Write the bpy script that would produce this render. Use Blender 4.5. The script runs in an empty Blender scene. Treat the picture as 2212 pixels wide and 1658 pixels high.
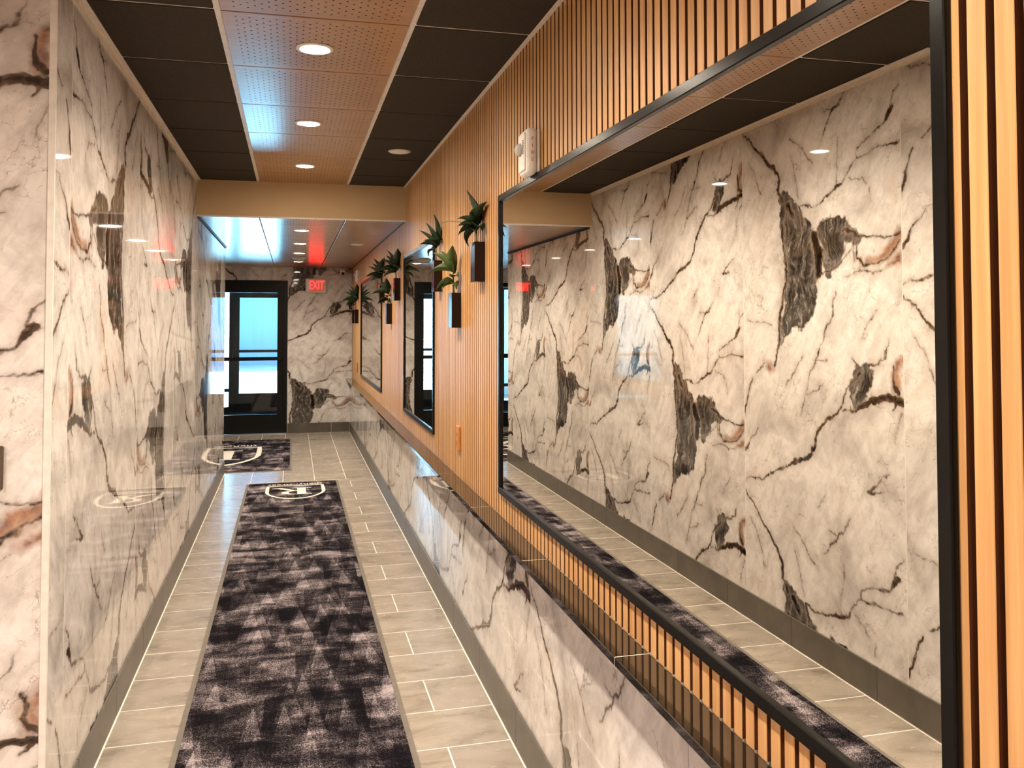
import bpy, bmesh, math, random
import numpy as np
from mathutils import Matrix, Vector

S = bpy.context.scene
COL = S.collection
PI = math.pi

# ---------------------------------------------------------------- camera
FPX, CYP = 1869.7, 634.5
_y, _p, _r = math.radians(14.27), math.radians(1.844), math.radians(-0.058)
fw = Vector((math.sin(_y)*math.cos(_p), math.cos(_y)*math.cos(_p), math.sin(_p)))
rt = Vector((math.cos(_y), -math.sin(_y), 0)); up = rt.cross(fw)
rt, up = rt*math.cos(_r)+up*math.sin(_r), up*math.cos(_r)-rt*math.sin(_r)
cd = bpy.data.cameras.new('camera'); cam = bpy.data.objects.new('camera', cd); COL.objects.link(cam)
cam.matrix_world = Matrix(((rt.x, up.x, -fw.x, 0), (rt.y, up.y, -fw.y, 0), (rt.z, up.z, -fw.z, 1.5), (0, 0, 0, 1)))
cd.sensor_width = 36; cd.lens = FPX*36/2212
cd.shift_y = (CYP-829)/2212
cd.clip_start = .02; cd.clip_end = 300
S.camera = cam

# ---------------------------------------------------------------- sky, sun, exposure
w = bpy.data.worlds.new('sky'); S.world = w; w.use_nodes = True
nt = w.node_tree; nt.nodes.clear()
sky = nt.nodes.new('ShaderNodeTexSky'); sky.sky_type = 'NISHITA'; sky.sun_disc = False
sky.sun_elevation = math.radians(50); sky.sun_rotation = math.radians(45)
bg = nt.nodes.new('ShaderNodeBackground'); bg.inputs[1].default_value = SKY_STRENGTH = 0.42
wo = nt.nodes.new('ShaderNodeOutputWorld')
nt.links.new(sky.outputs[0], bg.inputs[0]); nt.links.new(bg.outputs[0], wo.inputs[0])
sl = bpy.data.lights.new('sun', 'SUN'); sl.energy = 72.0; sl.angle = .01; sl.color = (.42, .73, 1.0)
so = bpy.data.objects.new('sun', sl); COL.objects.link(so); so.location = (10, 30, 30)
so.rotation_euler = Vector((-.455, -.455, -.766)).to_track_quat('-Z', 'Y').to_euler()
vs = S.view_settings
vs.view_transform = 'Standard'; vs.look = 'None'; vs.gamma = 1; vs.use_curve_mapping = False
vs.exposure = 0.56
L_CORR, P_CORR, C_CORR = 150.0, 74.0, (1.0, .86, .69)      # downlights of the corridor
L_VEST, P_VEST = 150.0, 56.0
L_LOBBY, P_LOBBY, C_LOBBY = 300.0, 60.0, (1.0, .84, .76)    # downlights of the lobby the camera stands in

# ---------------------------------------------------------------- plan (metres)
XL, XR = -.645, .81          # marble wall, slat fronts
XW = .785                    # wainscot face
XS = .724                    # ledge front
ZC, ZC2 = 2.50, 2.245        # high ceiling, low ceiling
Y0, Y1, Y2, Y3 = 2.65, 6.36, 9.05, 12.10   # corner, soffit, end of left wall, end wall
YB, XLOB = -3.2, -3.4        # back and left of the lobby
XVEST = -2.3                 # left of the vestibule

# ---------------------------------------------------------------- materials
def M(name): 
    m = bpy.data.materials.new(name); m.use_nodes = True
    return m, m.node_tree.nodes, m.node_tree.links, m.node_tree.nodes['Principled BSDF']
def nz(n, l, vec, scale, detail=3, rough=.5, dist=0):
    t = n.new('ShaderNodeTexNoise'); t.inputs['Scale'].default_value = scale; t.inputs['Detail'].default_value = detail
    t.inputs['Roughness'].default_value = rough; t.inputs['Distortion'].default_value = dist
    if vec is not None: l.new(vec, t.inputs['Vector'])
    return t
def ramp(n, l, fac, stops, interp='LINEAR'):
    r = n.new('ShaderNodeValToRGB'); cr = r.color_ramp; cr.interpolation = interp
    while len(cr.elements) > 1: cr.elements.remove(cr.elements[0])
    for i, (p, c) in enumerate(stops):
        e = cr.elements[0] if i == 0 else cr.elements.new(p)
        e.position = p; e.color = (*c, 1) if len(c) == 3 else c
    l.new(fac, r.inputs[0]); return r.outputs[0]
def mth(n, l, op, a, b=None, c=None, clamp=False):
    t = n.new('ShaderNodeMath'); t.operation = op; t.use_clamp = clamp
    for i, v in enumerate((a, b, c)):
        if v is None: continue
        if isinstance(v, (int, float)): t.inputs[i].default_value = v
        else: l.new(v, t.inputs[i])
    return t.outputs[0]
def vmth(n, l, op, a, b):
    t = n.new('ShaderNodeVectorMath'); t.operation = op
    for i, v in enumerate((a, b)):
        if isinstance(v, tuple): t.inputs[i].default_value = v
        else: l.new(v, t.inputs[i])
    return t.outputs[0]
def mixc(n, l, fac, a, b, mode='MIX'):
    t = n.new('ShaderNodeMix'); t.data_type = 'RGBA'; t.blend_type = mode
    for i, v in ((0, fac), (6, a), (7, b)):
        if isinstance(v, (int, float)): t.inputs[i].default_value = v
        elif isinstance(v, tuple): t.inputs[i].default_value = (*v, 1)
        else: l.new(v, t.inputs[i])
    return t.outputs[2]
def objco(n): return n.new('ShaderNodeTexCoord').outputs['Object']
def mapping(n, l, vec, sc=(1, 1, 1), loc=(0, 0, 0)):
    t = n.new('ShaderNodeMapping'); t.inputs['Scale'].default_value = sc; t.inputs['Location'].default_value = loc
    l.new(vec, t.inputs[0]); return t.outputs[0]
def bump(n, l, h, b, strength=.2, dist=.002):
    t = n.new('ShaderNodeBump'); t.inputs['Strength'].default_value = strength; t.inputs['Distance'].default_value = dist
    l.new(h, t.inputs['Height']); l.new(t.outputs[0], b.inputs['Normal'])
def orand(n): return n.new('ShaderNodeObjectInfo').outputs['Random']
def plain(name, col, rough=.5, metal=0, spec=.5, var=.08, scale=30):
    m, n, l, b = M(name)
    t = nz(n, l, objco(n), scale, 3)
    c = ramp(n, l, t.outputs[0], [(.3, tuple(x*(1-var) for x in col)), (.7, tuple(min(1, x*(1+var)) for x in col))])
    l.new(c, b.inputs['Base Color']); b.inputs['Roughness'].default_value = rough
    b.inputs['Metallic'].default_value = metal; b.inputs['Specular IOR Level'].default_value = spec
    return m
def emis(name, col, strength):
    m, n, l, b = M(name); n.remove(b)
    e = n.new('ShaderNodeEmission'); e.inputs[0].default_value = (*col, 1); e.inputs[1].default_value = strength
    l.new(e.outputs[0], n['Material Output'].inputs[0]); return m

def m_marble():
    m, n, l, b = M('polished_marble')
    a = n.new('ShaderNodeAttribute'); a.attribute_name = 'vein'
    sx = n.new('ShaderNodeSeparateXYZ'); l.new(a.outputs['Vector'], sx.inputs[0])
    p = n.new('ShaderNodeAttribute'); p.attribute_name = 'print'
    P = p.outputs['Vector']
    wn = nz(n, l, P, 34, 6, .68)
    j = mth(n, l, 'MULTIPLY', mth(n, l, 'SUBTRACT', wn.outputs[0], .5), .020)
    f1 = nz(n, l, P, 3.2, 5, .62, .6); f2 = nz(n, l, P, 16, 6, .65, .4); f3 = nz(n, l, P, 70, 3, .6)
    base = ramp(n, l, f1.outputs[0], [(.28, (.40, .365, .34)), (.42, (.64, .60, .565)), (.55, (.82, .785, .75)), (.72, (.72, .645, .585))])
    base = mixc(n, l, mth(n, l, 'MULTIPLY', ramp(n, l, f2.outputs[0], [(.49, (0, 0, 0)), (.71, (1, 1, 1))]), .55), base, (.46, .415, .38))
    base = mixc(n, l, mth(n, l, 'MULTIPLY', f3.outputs[0], .16), base, (.55, .50, .46))
    dg = nz(n, l, mapping(n, l, vmth(n, l, 'ADD', P, vmth(n, l, 'MULTIPLY', f1.outputs['Color'], (.12, .12, .12))), (15, 5, 1)), 1, 6, .68)
    rot = n.new('ShaderNodeMapping'); rot.inputs['Rotation'].default_value = (0, 0, -.62); l.new(P, rot.inputs[0])
    l.new(mapping(n, l, rot.outputs[0], (22, 5, 1)), dg.inputs['Vector'])
    base = mixc(n, l, mth(n, l, 'MULTIPLY', ramp(n, l, dg.outputs[0], [(.48, (0, 0, 0)), (.70, (1, 1, 1))]), .45), base, (.41, .36, .32))
    # broken hairlines
    wv = vmth(n, l, 'ADD', P, vmth(n, l, 'MULTIPLY', vmth(n, l, 'SUBTRACT', nz(n, l, P, 5, 4, .6).outputs['Color'], (.5, .5, .5)), (.22, .22, .22)))
    vo = n.new('ShaderNodeTexVoronoi'); vo.feature = 'DISTANCE_TO_EDGE'; vo.inputs['Scale'].default_value = 4.2
    l.new(mapping(n, l, wv, (1.35, .75, 1)), vo.inputs['Vector'])
    hl = ramp(n, l, vo.outputs['Distance'], [(0, (1, 1, 1)), (.006, (.6, .6, .6)), (.013, (0, 0, 0))])
    hm = ramp(n, l, nz(n, l, P, 6.5, 4, .7).outputs[0], [(.52, (0, 0, 0)), (.64, (1, 1, 1))])
    base = mixc(n, l, mth(n, l, 'MULTIPLY', mth(n, l, 'MULTIPLY', hl, hm), .75), base, (.27, .21, .165))
    v2 = n.new('ShaderNodeTexVoronoi'); v2.feature = 'DISTANCE_TO_EDGE'; v2.inputs['Scale'].default_value = 17
    l.new(mapping(n, l, vmth(n, l, 'ADD', rot.outputs[0], vmth(n, l, 'MULTIPLY', nz(n, l, P, 18, 4, .6).outputs['Color'], (.10, .10, .10))), (1.3, .5, 1)), v2.inputs['Vector'])
    h2 = ramp(n, l, v2.outputs['Distance'], [(0, (1, 1, 1)), (.03, (0, 0, 0))])
    m2 = ramp(n, l, nz(n, l, mapping(n, l, P, (1, 1, 1), (4.1, 2.2, 0)), 5.0, 5, .75).outputs[0], [(.51, (0, 0, 0)), (.61, (1, 1, 1))])
    base = mixc(n, l, mth(n, l, 'MULTIPLY', mth(n, l, 'MULTIPLY', h2, m2), .75), base, (.24, .19, .15))
    # grey inclusions
    j2 = mth(n, l, 'MULTIPLY', mth(n, l, 'SUBTRACT', nz(n, l, P, 17, 4, .6).outputs[0], .5), .07)
    g = mth(n, l, 'ADD', sx.outputs['Y'], mth(n, l, 'MULTIPLY_ADD', j, .35, j2))
    gm = ramp(n, l, mth(n, l, 'MULTIPLY_ADD', g, 12.5, .5), [(.47, (1, 1, 1)), (.505, (0, 0, 0))])
    f4 = nz(n, l, mapping(n, l, wv, (34, 11, 1)), 1, 8, .68)
    gc = ramp(n, l, f4.outputs[0], [(.36, (.012, .009, .007)), (.48, (.055, .045, .037)), (.57, (.15, .13, .112)), (.68, (.44, .385, .33))])
    gv = n.new('ShaderNodeTexVoronoi'); gv.feature = 'DISTANCE_TO_EDGE'; gv.inputs['Scale'].default_value = 26
    l.new(mapping(n, l, wv, (1.6, .55, 1)), gv.inputs['Vector'])
    gc = mixc(n, l, mth(n, l, 'MULTIPLY', ramp(n, l, gv.outputs['Distance'], [(0, (1, 1, 1)), (.07, (0, 0, 0))]), .55), gc, (.030, .023, .018))
    base = mixc(n, l, gm, base, gc)
    ge = ramp(n, l, mth(n, l, 'ABSOLUTE', g), [(0, (1, 1, 1)), (.004, (.7, .7, .7)), (.010, (0, 0, 0))])
    base = mixc(n, l, mth(n, l, 'MULTIPLY', ge, .85), base, (.05, .036, .026))
    # rust
    r = mth(n, l, 'ADD', sx.outputs['Z'], mth(n, l, 'MULTIPLY', j, 1.5))
    rm = ramp(n, l, mth(n, l, 'MULTIPLY_ADD', r, 12.5, .5), [(.20, (1, 1, 1)), (.62, (0, 0, 0))])
    rc = ramp(n, l, f2.outputs[0], [(.35, (.10, .028, .010)), (.50, (.28, .10, .035)), (.68, (.55, .32, .17))])
    base = mixc(n, l, mth(n, l, 'MULTIPLY', rm, .9), base, rc)
    # dark veins
    d = mth(n, l, 'ADD', sx.outputs['X'], mth(n, l, 'MULTIPLY', j, .62))
    halo = ramp(n, l, d, [(.0, (.6, .6, .6)), (.012, (.22, .22, .22)), (.035, (0, 0, 0))])
    base = mixc(n, l, mth(n, l, 'MULTIPLY', halo, .8), base, (.36, .30, .25))
    dm = ramp(n, l, mth(n, l, 'MULTIPLY_ADD', d, 50, .5), [(.30, (1, 1, 1)), (.62, (0, 0, 0))])
    dc = ramp(n, l, f2.outputs[0], [(.33, (.020, .012, .008)), (.52, (.075, .045, .028)), (.66, (.21, .145, .10)), (.76, (.42, .34, .27))])
    core = ramp(n, l, mth(n, l, 'MULTIPLY_ADD', d, 30, .5), [(.0, (1, 1, 1)), (.28, (0, 0, 0))])
    dc = mixc(n, l, core, dc, (.006, .004, .004))
    base = mixc(n, l, dm, base, dc)
    l.new(base, b.inputs['Base Color'])
    b.inputs['Roughness'].default_value = .035; b.inputs['IOR'].default_value = 1.5
    bump(n, l, nz(n, l, P, 1.7, 1).outputs[0], b, .10, .012)
    return m

def m_wood(name, dark, light, rough=.42, axis='Z', spec=.4, holes=False):
    m, n, l, b = M(name)
    co = objco(n)
    off = n.new('ShaderNodeCombineXYZ'); r = orand(n)
    for i, k in enumerate((7.3, 3.1, 11.7)): l.new(mth(n, l, 'MULTIPLY', r, k), off.inputs[i])
    v = vmth(n, l, 'ADD', co, off.outputs[0])
    sc = {'Z': (60, 60, 2.2), 'Y': (60, 2.2, 60), 'X': (2.2, 60, 60)}[axis]
    g1 = nz(n, l, mapping(n, l, v, sc), 1, 5, .6, .3)
    g2 = nz(n, l, mapping(n, l, v, tuple(s*.12 for s in sc)), 1, 3, .5, .8)
    f = mth(n, l, 'ADD', mth(n, l, 'MULTIPLY', g1.outputs[0], .6), mth(n, l, 'MULTIPLY', g2.outputs[0], .4))
    c = ramp(n, l, f, [(.36, dark), (.52, tuple((x+y)/2 for x, y in zip(dark, light))), (.64, light)])
    c = mixc(n, l, mth(n, l, 'MULTIPLY', r, .22), c, tuple(x*.7 for x in light))
    h = None
    if holes:       # staggered round perforations, 21.6 mm apart, with a plain margin
        sp = n.new('ShaderNodeSeparateXYZ'); l.new(co, sp.inputs[0])
        X, Y = sp.outputs[0], sp.outputs[1]
        def lattice(ox):
            fx = mth(n, l, 'SUBTRACT', mth(n, l, 'FRACT', mth(n, l, 'ADD', mth(n, l, 'MULTIPLY', X, 1/.0432), ox)), .5)
            fy = mth(n, l, 'SUBTRACT', mth(n, l, 'FRACT', mth(n, l, 'ADD', mth(n, l, 'MULTIPLY', Y, 1/.0432), ox)), .5)
            return mth(n, l, 'ADD', mth(n, l, 'MULTIPLY', fx, fx), mth(n, l, 'MULTIPLY', fy, fy))
        d2 = mth(n, l, 'MINIMUM', lattice(0), lattice(.5))
        hole = mth(n, l, 'LESS_THAN', d2, .0072)
        inx = mth(n, l, 'LESS_THAN', mth(n, l, 'ABSOLUTE', X), .262); iny = mth(n, l, 'LESS_THAN', mth(n, l, 'ABSOLUTE', Y), .262)
        hole = mth(n, l, 'MULTIPLY', hole, mth(n, l, 'MULTIPLY', inx, iny))
        c = mixc(n, l, hole, c, (.035, .018, .008)); h = hole
    l.new(c, b.inputs['Base Color'])
    b.inputs['Roughness'].default_value = rough; b.inputs['Specular IOR Level'].default_value = spec
    if h is not None:
        l.new(mth(n, l, 'SUBTRACT', 1.0, h), b.inputs['Coat Weight']); l.new(mth(n, l, 'MULTIPLY_ADD', h, -.4, .4), b.inputs['Specular IOR Level']); b.inputs['Coat Roughness'].default_value = .21; b.inputs['Coat IOR'].default_value = 1.6
    else: bump(n, l, g1.outputs[0], b, .15, .001)
    return m

def m_floor_tile():
    m, n, l, b = M('stone_look_floor_tile')
    co = objco(n); r = orand(n)
    off = n.new('ShaderNodeCombineXYZ')
    for i, k in enumerate((31.3, 17.1, 5.7)): l.new(mth(n, l, 'MULTIPLY', r, k), off.inputs[i])
    v = vmth(n, l, 'ADD', co, off.outputs[0])
    a = nz(n, l, mapping(n, l, v, (2.2, 4.5, 1)), 1.7, 6, .62, .9); f = nz(n, l, mapping(n, l, v, (7, 22, 1)), 2.0, 5, .65)
    c = ramp(n, l, a.outputs[0], [(.28, (.20, .165, .130)), (.45, (.33, .285, .232)), (.66, (.42, .365, .305)), (.84, (.35, .300, .245))])
    c = mixc(n, l, mth(n, l, 'MULTIPLY', f.outputs[0], .16), c, (.20, .165, .13))
    c = mixc(n, l, mth(n, l, 'MULTIPLY', r, .18), c, (.20, .175, .145))
    l.new(c, b.inputs['Base Color']); b.inputs['Roughness'].default_value = .26
    l.new(mth(n, l, 'MULTIPLY_ADD', f.outputs[0], .12, .20), b.inputs['Roughness'])
    return m

def m_base_tile():
    m, n, l, b = M('baseboard_tile')
    co = objco(n); r = orand(n)
    off = n.new('ShaderNodeCombineXYZ')
    for i, k in enumerate((3.3, 17.1, 5.7)): l.new(mth(n, l, 'MULTIPLY', r, k), off.inputs[i])
    a = nz(n, l, vmth(n, l, 'ADD', co, off.outputs[0]), 7, 5, .6)
    l.new(ramp(n, l, a.outputs[0], [(.3, (.070, .060, .047)), (.7, (.125, .108, .085))]), b.inputs['Base Color'])
    b.inputs['Roughness'].default_value = .32
    return m

def m_carpet():
    m, n, l, b = M('woven_carpet_pile')
    co = objco(n)
    base = nz(n, l, mapping(n, l, co, (2.6, 3.6, 1)), 1.5, 5, .6, .5)
    # wedge-shaped shading: triangles standing in rows
    sp = n.new('ShaderNodeSeparateXYZ'); l.new(co, sp.inputs[0])
    def wedges(pitch, rowh, ox, oy):
        yy = mth(n, l, 'ADD', mth(n, l, 'MULTIPLY', sp.outputs[1], 1/rowh), oy)
        row = mth(n, l, 'FLOOR', yy); fy = mth(n, l, 'FRACT', yy)
        xx = mth(n, l, 'ADD', mth(n, l, 'MULTIPLY', sp.outputs[0], 1/pitch), mth(n, l, 'ADD', mth(n, l, 'MULTIPLY', row, .37), ox))
        fx = mth(n, l, 'ABSOLUTE', mth(n, l, 'SUBTRACT', mth(n, l, 'FRACT', xx), .5))
        cell = n.new('ShaderNodeTexWhiteNoise'); cell.noise_dimensions = '2D'
        cv = n.new('ShaderNodeCombineXYZ'); l.new(mth(n, l, 'FLOOR', xx), cv.inputs[0]); l.new(row, cv.inputs[1]); l.new(cv.outputs[0], cell.inputs['Vector'])
        tri = mth(n, l, 'LESS_THAN', mth(n, l, 'MULTIPLY_ADD', fy, .36, fx), .34)
        on = mth(n, l, 'GREATER_THAN', cell.outputs['Value'], .42)
        return mth(n, l, 'MULTIPLY', tri, on), mth(n, l, 'MULTIPLY', mth(n, l, 'SUBTRACT', cell.outputs['Value'], .5), mth(n, l, 'LESS_THAN', fy, .62))
    t1, c1 = wedges(.115, .30, .2, .1); t2, c2 = wedges(.19, .46, .6, .55)
    streak = nz(n, l, mapping(n, l, co, (3, 34, 1)), 1, 4, .6)
    weave = nz(n, l, mapping(n, l, co, (70, 6, 1)), 1, 3, .6)
    f = mth(n, l, 'MULTIPLY_ADD', t1, .12, mth(n, l, 'MULTIPLY_ADD', mth(n, l, 'SUBTRACT', base.outputs[0], .5), 1.45, .445))
    f = mth(n, l, 'MULTIPLY_ADD', t2, .10, f)
    f = mth(n, l, 'MULTIPLY_ADD', c2, -.30, f)
    f = mth(n, l, 'MULTIPLY_ADD', mth(n, l, 'SUBTRACT', streak.outputs[0], .5), .26, f)
    f = mth(n, l, 'MULTIPLY_ADD', mth(n, l, 'SUBTRACT', weave.outputs[0], .5), .22, f)
    fib = nz(n, l, co, 300, 2, .6)
    f = mth(n, l, 'MULTIPLY_ADD', mth(n, l, 'SUBTRACT', fib.outputs[0], .5), 1.35, f)
    c = ramp(n, l, f, [(.26, (.006, .005, .007)), (.40, (.015, .012, .015)), (.54, (.052, .043, .048)), (.68, (.18, .152, .160)), (.85, (.46, .40, .42))])
    l.new(c, b.inputs['Base Color']); b.inputs['Roughness'].default_value = 1.0; b.inputs['Specular IOR Level'].default_value = .03
    bump(n, l, fib.outputs[0], b, .9, .006)
    return m

def m_acoustic():
    m, n, l, b = M('dark_acoustic_tile')
    t = nz(n, l, objco(n), 260, 3, .7)
    l.new(ramp(n, l, t.outputs[0], [(.35, (.030, .023, .016)), (.65, (.056, .044, .031))]), b.inputs['Base Color'])
    b.inputs['Roughness'].default_value = .9; b.inputs['Specular IOR Level'].default_value = .2
    bump(n, l, t.outputs[0], b, .4, .002)
    return m
def m_ledge():
    m, n, l, b = M('polished_black_granite')
    t = nz(n, l, objco(n), 420, 2, .6); v = nz(n, l, objco(n), 9, 4)
    c = ramp(n, l, t.outputs[0], [(.45, (.010, .008, .006)), (.66, (.022, .017, .011)), (.78, (.10, .08, .05))])
    l.new(mixc(n, l, mth(n, l, 'MULTIPLY', v.outputs[0], .3), c, (.03, .022, .012)), b.inputs['Base Color'])
    b.inputs['Roughness'].default_value = .03; b.inputs['IOR'].default_value = 1.9
    return m
def m_glass():
    m, n, l, b = M('clear_pane_glass'); n.remove(b)
    tr = n.new('ShaderNodeBsdfTransparent'); tr.inputs[0].default_value = (.86, .95, .97, 1)
    gl = n.new('ShaderNodeBsdfGlossy'); gl.inputs[1].default_value = .01
    fr = n.new('ShaderNodeFresnel'); fr.inputs[0].default_value = 1.5
    mx = n.new('ShaderNodeMixShader')
    l.new(fr.outputs[0], mx.inputs[0]); l.new(tr.outputs[0], mx.inputs[1]); l.new(gl.outputs[0], mx.inputs[2])
    l.new(mx.outputs[0], n['Material Output'].inputs[0]); return m
def m_mirror():
    m, n, l, b = M('silvered_mirror_glass')
    b.inputs['Metallic'].default_value = 1; b.inputs['Roughness'].default_value = .004
    t = nz(n, l, objco(n), 2, 1)
    l.new(ramp(n, l, t.outputs[0], [(.3, (.85, .84, .80)), (.7, (.86, .85, .81))]), b.inputs['Base Color'])
    return m
def m_leaf(name, a, bcol):
    m, n, l, b = M(name)
    t = nz(n, l, mapping(n, l, objco(n), (14, 60, 14)), 1, 3)
    l.new(ramp(n, l, t.outputs[0], [(.35, a), (.7, bcol)]), b.inputs['Base Color'])
    b.inputs['Roughness'].default_value = .48; b.inputs['Specular IOR Level'].default_value = .35; return m

MAT = dict(
    marble=m_marble(), tile=m_floor_tile(), basetile=m_base_tile(), carpet=m_carpet(), acoustic=m_acoustic(), ledge=m_ledge(),
    glass=m_glass(), mirror=m_mirror(),
    slat=m_wood('oiled_oak_slat', (.47, .235, .085), (.70, .405, .175), .40, 'Z', .40),
    panel=m_wood('perforated_oak_veneer_panel', (.30, .115, .024), (.45, .195, .045), .30, 'X', .4, True),
    panel2=m_wood('oak_veneer_panel', (.29, .110, .024), (.42, .18, .042), .28, 'X', .4, True),
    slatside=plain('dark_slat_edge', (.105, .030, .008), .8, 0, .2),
    felt=plain('dark_backing_felt', (.010, .004, .002), .95, 0, .1),
    grout=plain('pale_grout', (.80, .75, .67), .9, 0, .2), caulk=plain('white_caulk', (.74, .70, .64), .6),
    plaster=plain('warm_painted_plaster', (.60, .43, .245), .7, 0, .3, .03, 4),
    lobbypaint=plain('lobby_paint', (.66, .58, .50), .7, 0, .3, .03, 4),
    grid=plain('white_ceiling_grid', (.78, .72, .64), .45), black=plain('black_powder_coat', (.003, .0027, .0025), .40, 0, .25),
    blackmetal=plain('satin_black_metal', (.005, .0045, .004), .24, 0, .16),
    whiteplastic=plain('white_plastic', (.80, .76, .70), .4), red=plain('red_print', (.55, .03, .015), .5),
    rubber=plain('grey_rubber_edge', (.17, .15, .125), .8, 0, .2), cream=plain('cream_carpet_inlay', (.80, .74, .64), .95, 0, .1, .10, 300),
    planter=plain('dark_burgundy_glazed_planter', (.009, .0020, .0026), .20, 0, .30), soil=plain('potting_soil', (.03, .018, .010), 1),
    stem=plain('plant_stem', (.10, .10, .03), .6), leaf=m_leaf('dark_green_leaf', (.005, .014, .003), (.014, .036, .007)),
    leaf2=m_leaf('yellow_green_leaf', (.035, .062, .012), (.085, .130, .030)),
    orange=plain('tan_outlet_plastic', (.52, .20, .055), .5), bronze=plain('bronze_plate', (.14, .10, .075), .35, .5),
    steel=plain('brushed_aluminium', (.70, .68, .66), .3, .9), hole=plain('black_recess', (.01, .01, .01), .9),
    lens=emis('warm_lamp_lens', C_CORR, L_CORR), lens_v=emis('warm_lamp_lens_low', C_CORR, L_VEST), lens_l=emis('lobby_lamp_lens', C_LOBBY, L_LOBBY),
    exit_face=emis('lit_exit_face', (1.0, .20, .10), .30), exit_letter=emis('lit_exit_letter', (1.0, .006, .008), 14.0),
    asphalt=plain('pale_concrete_paving', (.60, .60, .58), .9, 0, .2, .06, 2), facade=plain('pale_blue_render', (.27, .37, .52), .9, 0, .2, .03, 1),
    siding=plain('white_painted_boards', (.80, .80, .80), .6, 0, .3, .02, 3), dome=plain('clear_strobe_lens', (.62, .60, .56), .12, 0, .7),
    darkfloor=plain('grey_vestibule_floor', (.22, .24, .26), .3), vestwall=plain('dark_grey_paint', (.055, .06, .062), .5),
)

# ---------------------------------------------------------------- object helpers
WORLD = {}
def link(name, me, mat=None, parent=None, loc=(0, 0, 0), rot=None):
    o = bpy.data.objects.new(name, me); COL.objects.link(o)
    if me is not None and mat is not None and not me.materials: me.materials.append(mat)
    loc = Vector(loc); WORLD[o.name] = loc.copy()
    if parent is not None:
        o.parent = parent; loc = loc-WORLD[parent.name]
    o.location = loc
    if rot is not None: o.rotation_euler = rot
    return o
def tag(o, label, cat, group=None):
    o['label'] = label; o['category'] = cat
    if group: o['group'] = group
    return o
def struct(o, label=None):
    o['kind'] = 'structure'
    if label: o['label'] = label
    return o
def empty(name, loc):
    o = bpy.data.objects.new(name, None); COL.objects.link(o); o.location = loc; WORLD[o.name] = Vector(loc)
    o.empty_display_size = .05; return o
def mesh_from(name, verts, faces, smooth=False):
    me = bpy.data.meshes.new(name); me.from_pydata(verts, [], faces); me.update()
    if smooth: me.polygons.foreach_set('use_smooth', [True]*len(me.polygons))
    return me
_bc = {}
def boxmesh(sx, sy, sz, mat, bev=0, seg=1):
    k = (round(sx, 4), round(sy, 4), round(sz, 4), mat.name, bev, seg)
    if k in _bc: return _bc[k]
    bm = bmesh.new(); bmesh.ops.create_cube(bm, size=1)
    for v in bm.verts: v.co = Vector((v.co.x*sx, v.co.y*sy, v.co.z*sz))
    if bev: bmesh.ops.bevel(bm, geom=bm.edges[:], offset=bev, segments=seg, profile=.5, affect='EDGES')
    me = bpy.data.meshes.new('box'); bm.to_mesh(me); bm.free(); me.materials.append(mat); _bc[k] = me
    return me
def box(name, x, y, z, mat, parent=None, bev=0, seg=1):
    me = boxmesh(x[1]-x[0], y[1]-y[0], z[1]-z[0], mat, bev, seg)
    return link(name, me, None, parent, ((x[0]+x[1])/2, (y[0]+y[1])/2, (z[0]+z[1])/2))
def boxes(name, lst, mat, parent=None, org=(0, 0, 0)):
    vs, fs = [], []
    for (x, y, z) in lst:
        b = len(vs)
        for k in z:
            for (i, j) in ((x[0], y[0]), (x[1], y[0]), (x[1], y[1]), (x[0], y[1])): vs.append((i-org[0], j-org[1], k-org[2]))
        fs += [tuple(b+i for i in f) for f in ((3, 2, 1, 0), (4, 5, 6, 7), (0, 1, 5, 4), (1, 2, 6, 5), (2, 3, 7, 6), (3, 0, 4, 7))]
    return link(name, mesh_from(name, vs, fs), mat, parent, org)
def lathe(name, prof, mat, parent=None, loc=(0, 0, 0), seg=28, rot=None, smooth=True, loop=False):
    vs, fs = [], []
    if loop: prof = list(prof)+[prof[0]]
    for (r, z) in prof:
        for i in range(seg):
            a = 2*PI*i/seg; vs.append((r*math.cos(a), r*math.sin(a), z))
    for k in range(len(prof)-1):
        for i in range(seg):
            j = (i+1) % seg; fs.append((k*seg+i, k*seg+j, (k+1)*seg+j, (k+1)*seg+i))
    if not loop: fs.append(tuple(range(seg))[::-1]); fs.append(tuple((len(prof)-1)*seg+i for i in range(seg)))
    me = mesh_from(name, vs, fs)
    if smooth:
        me.polygons.foreach_set('use_smooth', [len(p.vertices) == 4 for p in me.polygons])
    return link(name, me, mat, parent, loc, rot)
def textmesh(name, s, size, mat, parent, M4, extrude=.0006, align='CENTER'):
    cu = bpy.data.curves.new(name, 'FONT'); cu.body = s; cu.size = size; cu.extrude = extrude; cu.align_x = align; cu.align_y = 'CENTER'
    t = bpy.data.objects.new(name, cu); COL.objects.link(t)
    dg = bpy.context.evaluated_depsgraph_get(); me = bpy.data.meshes.new_from_object(t.evaluated_get(dg))
    bpy.data.objects.remove(t); bpy.data.curves.remove(cu)
    c = M4.to_translation(); R = M4.copy(); R.translation = (0, 0, 0); me.transform(R)
    me.materials.clear(); me.materials.append(mat)
    return link(name, me, mat, parent, c)

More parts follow.
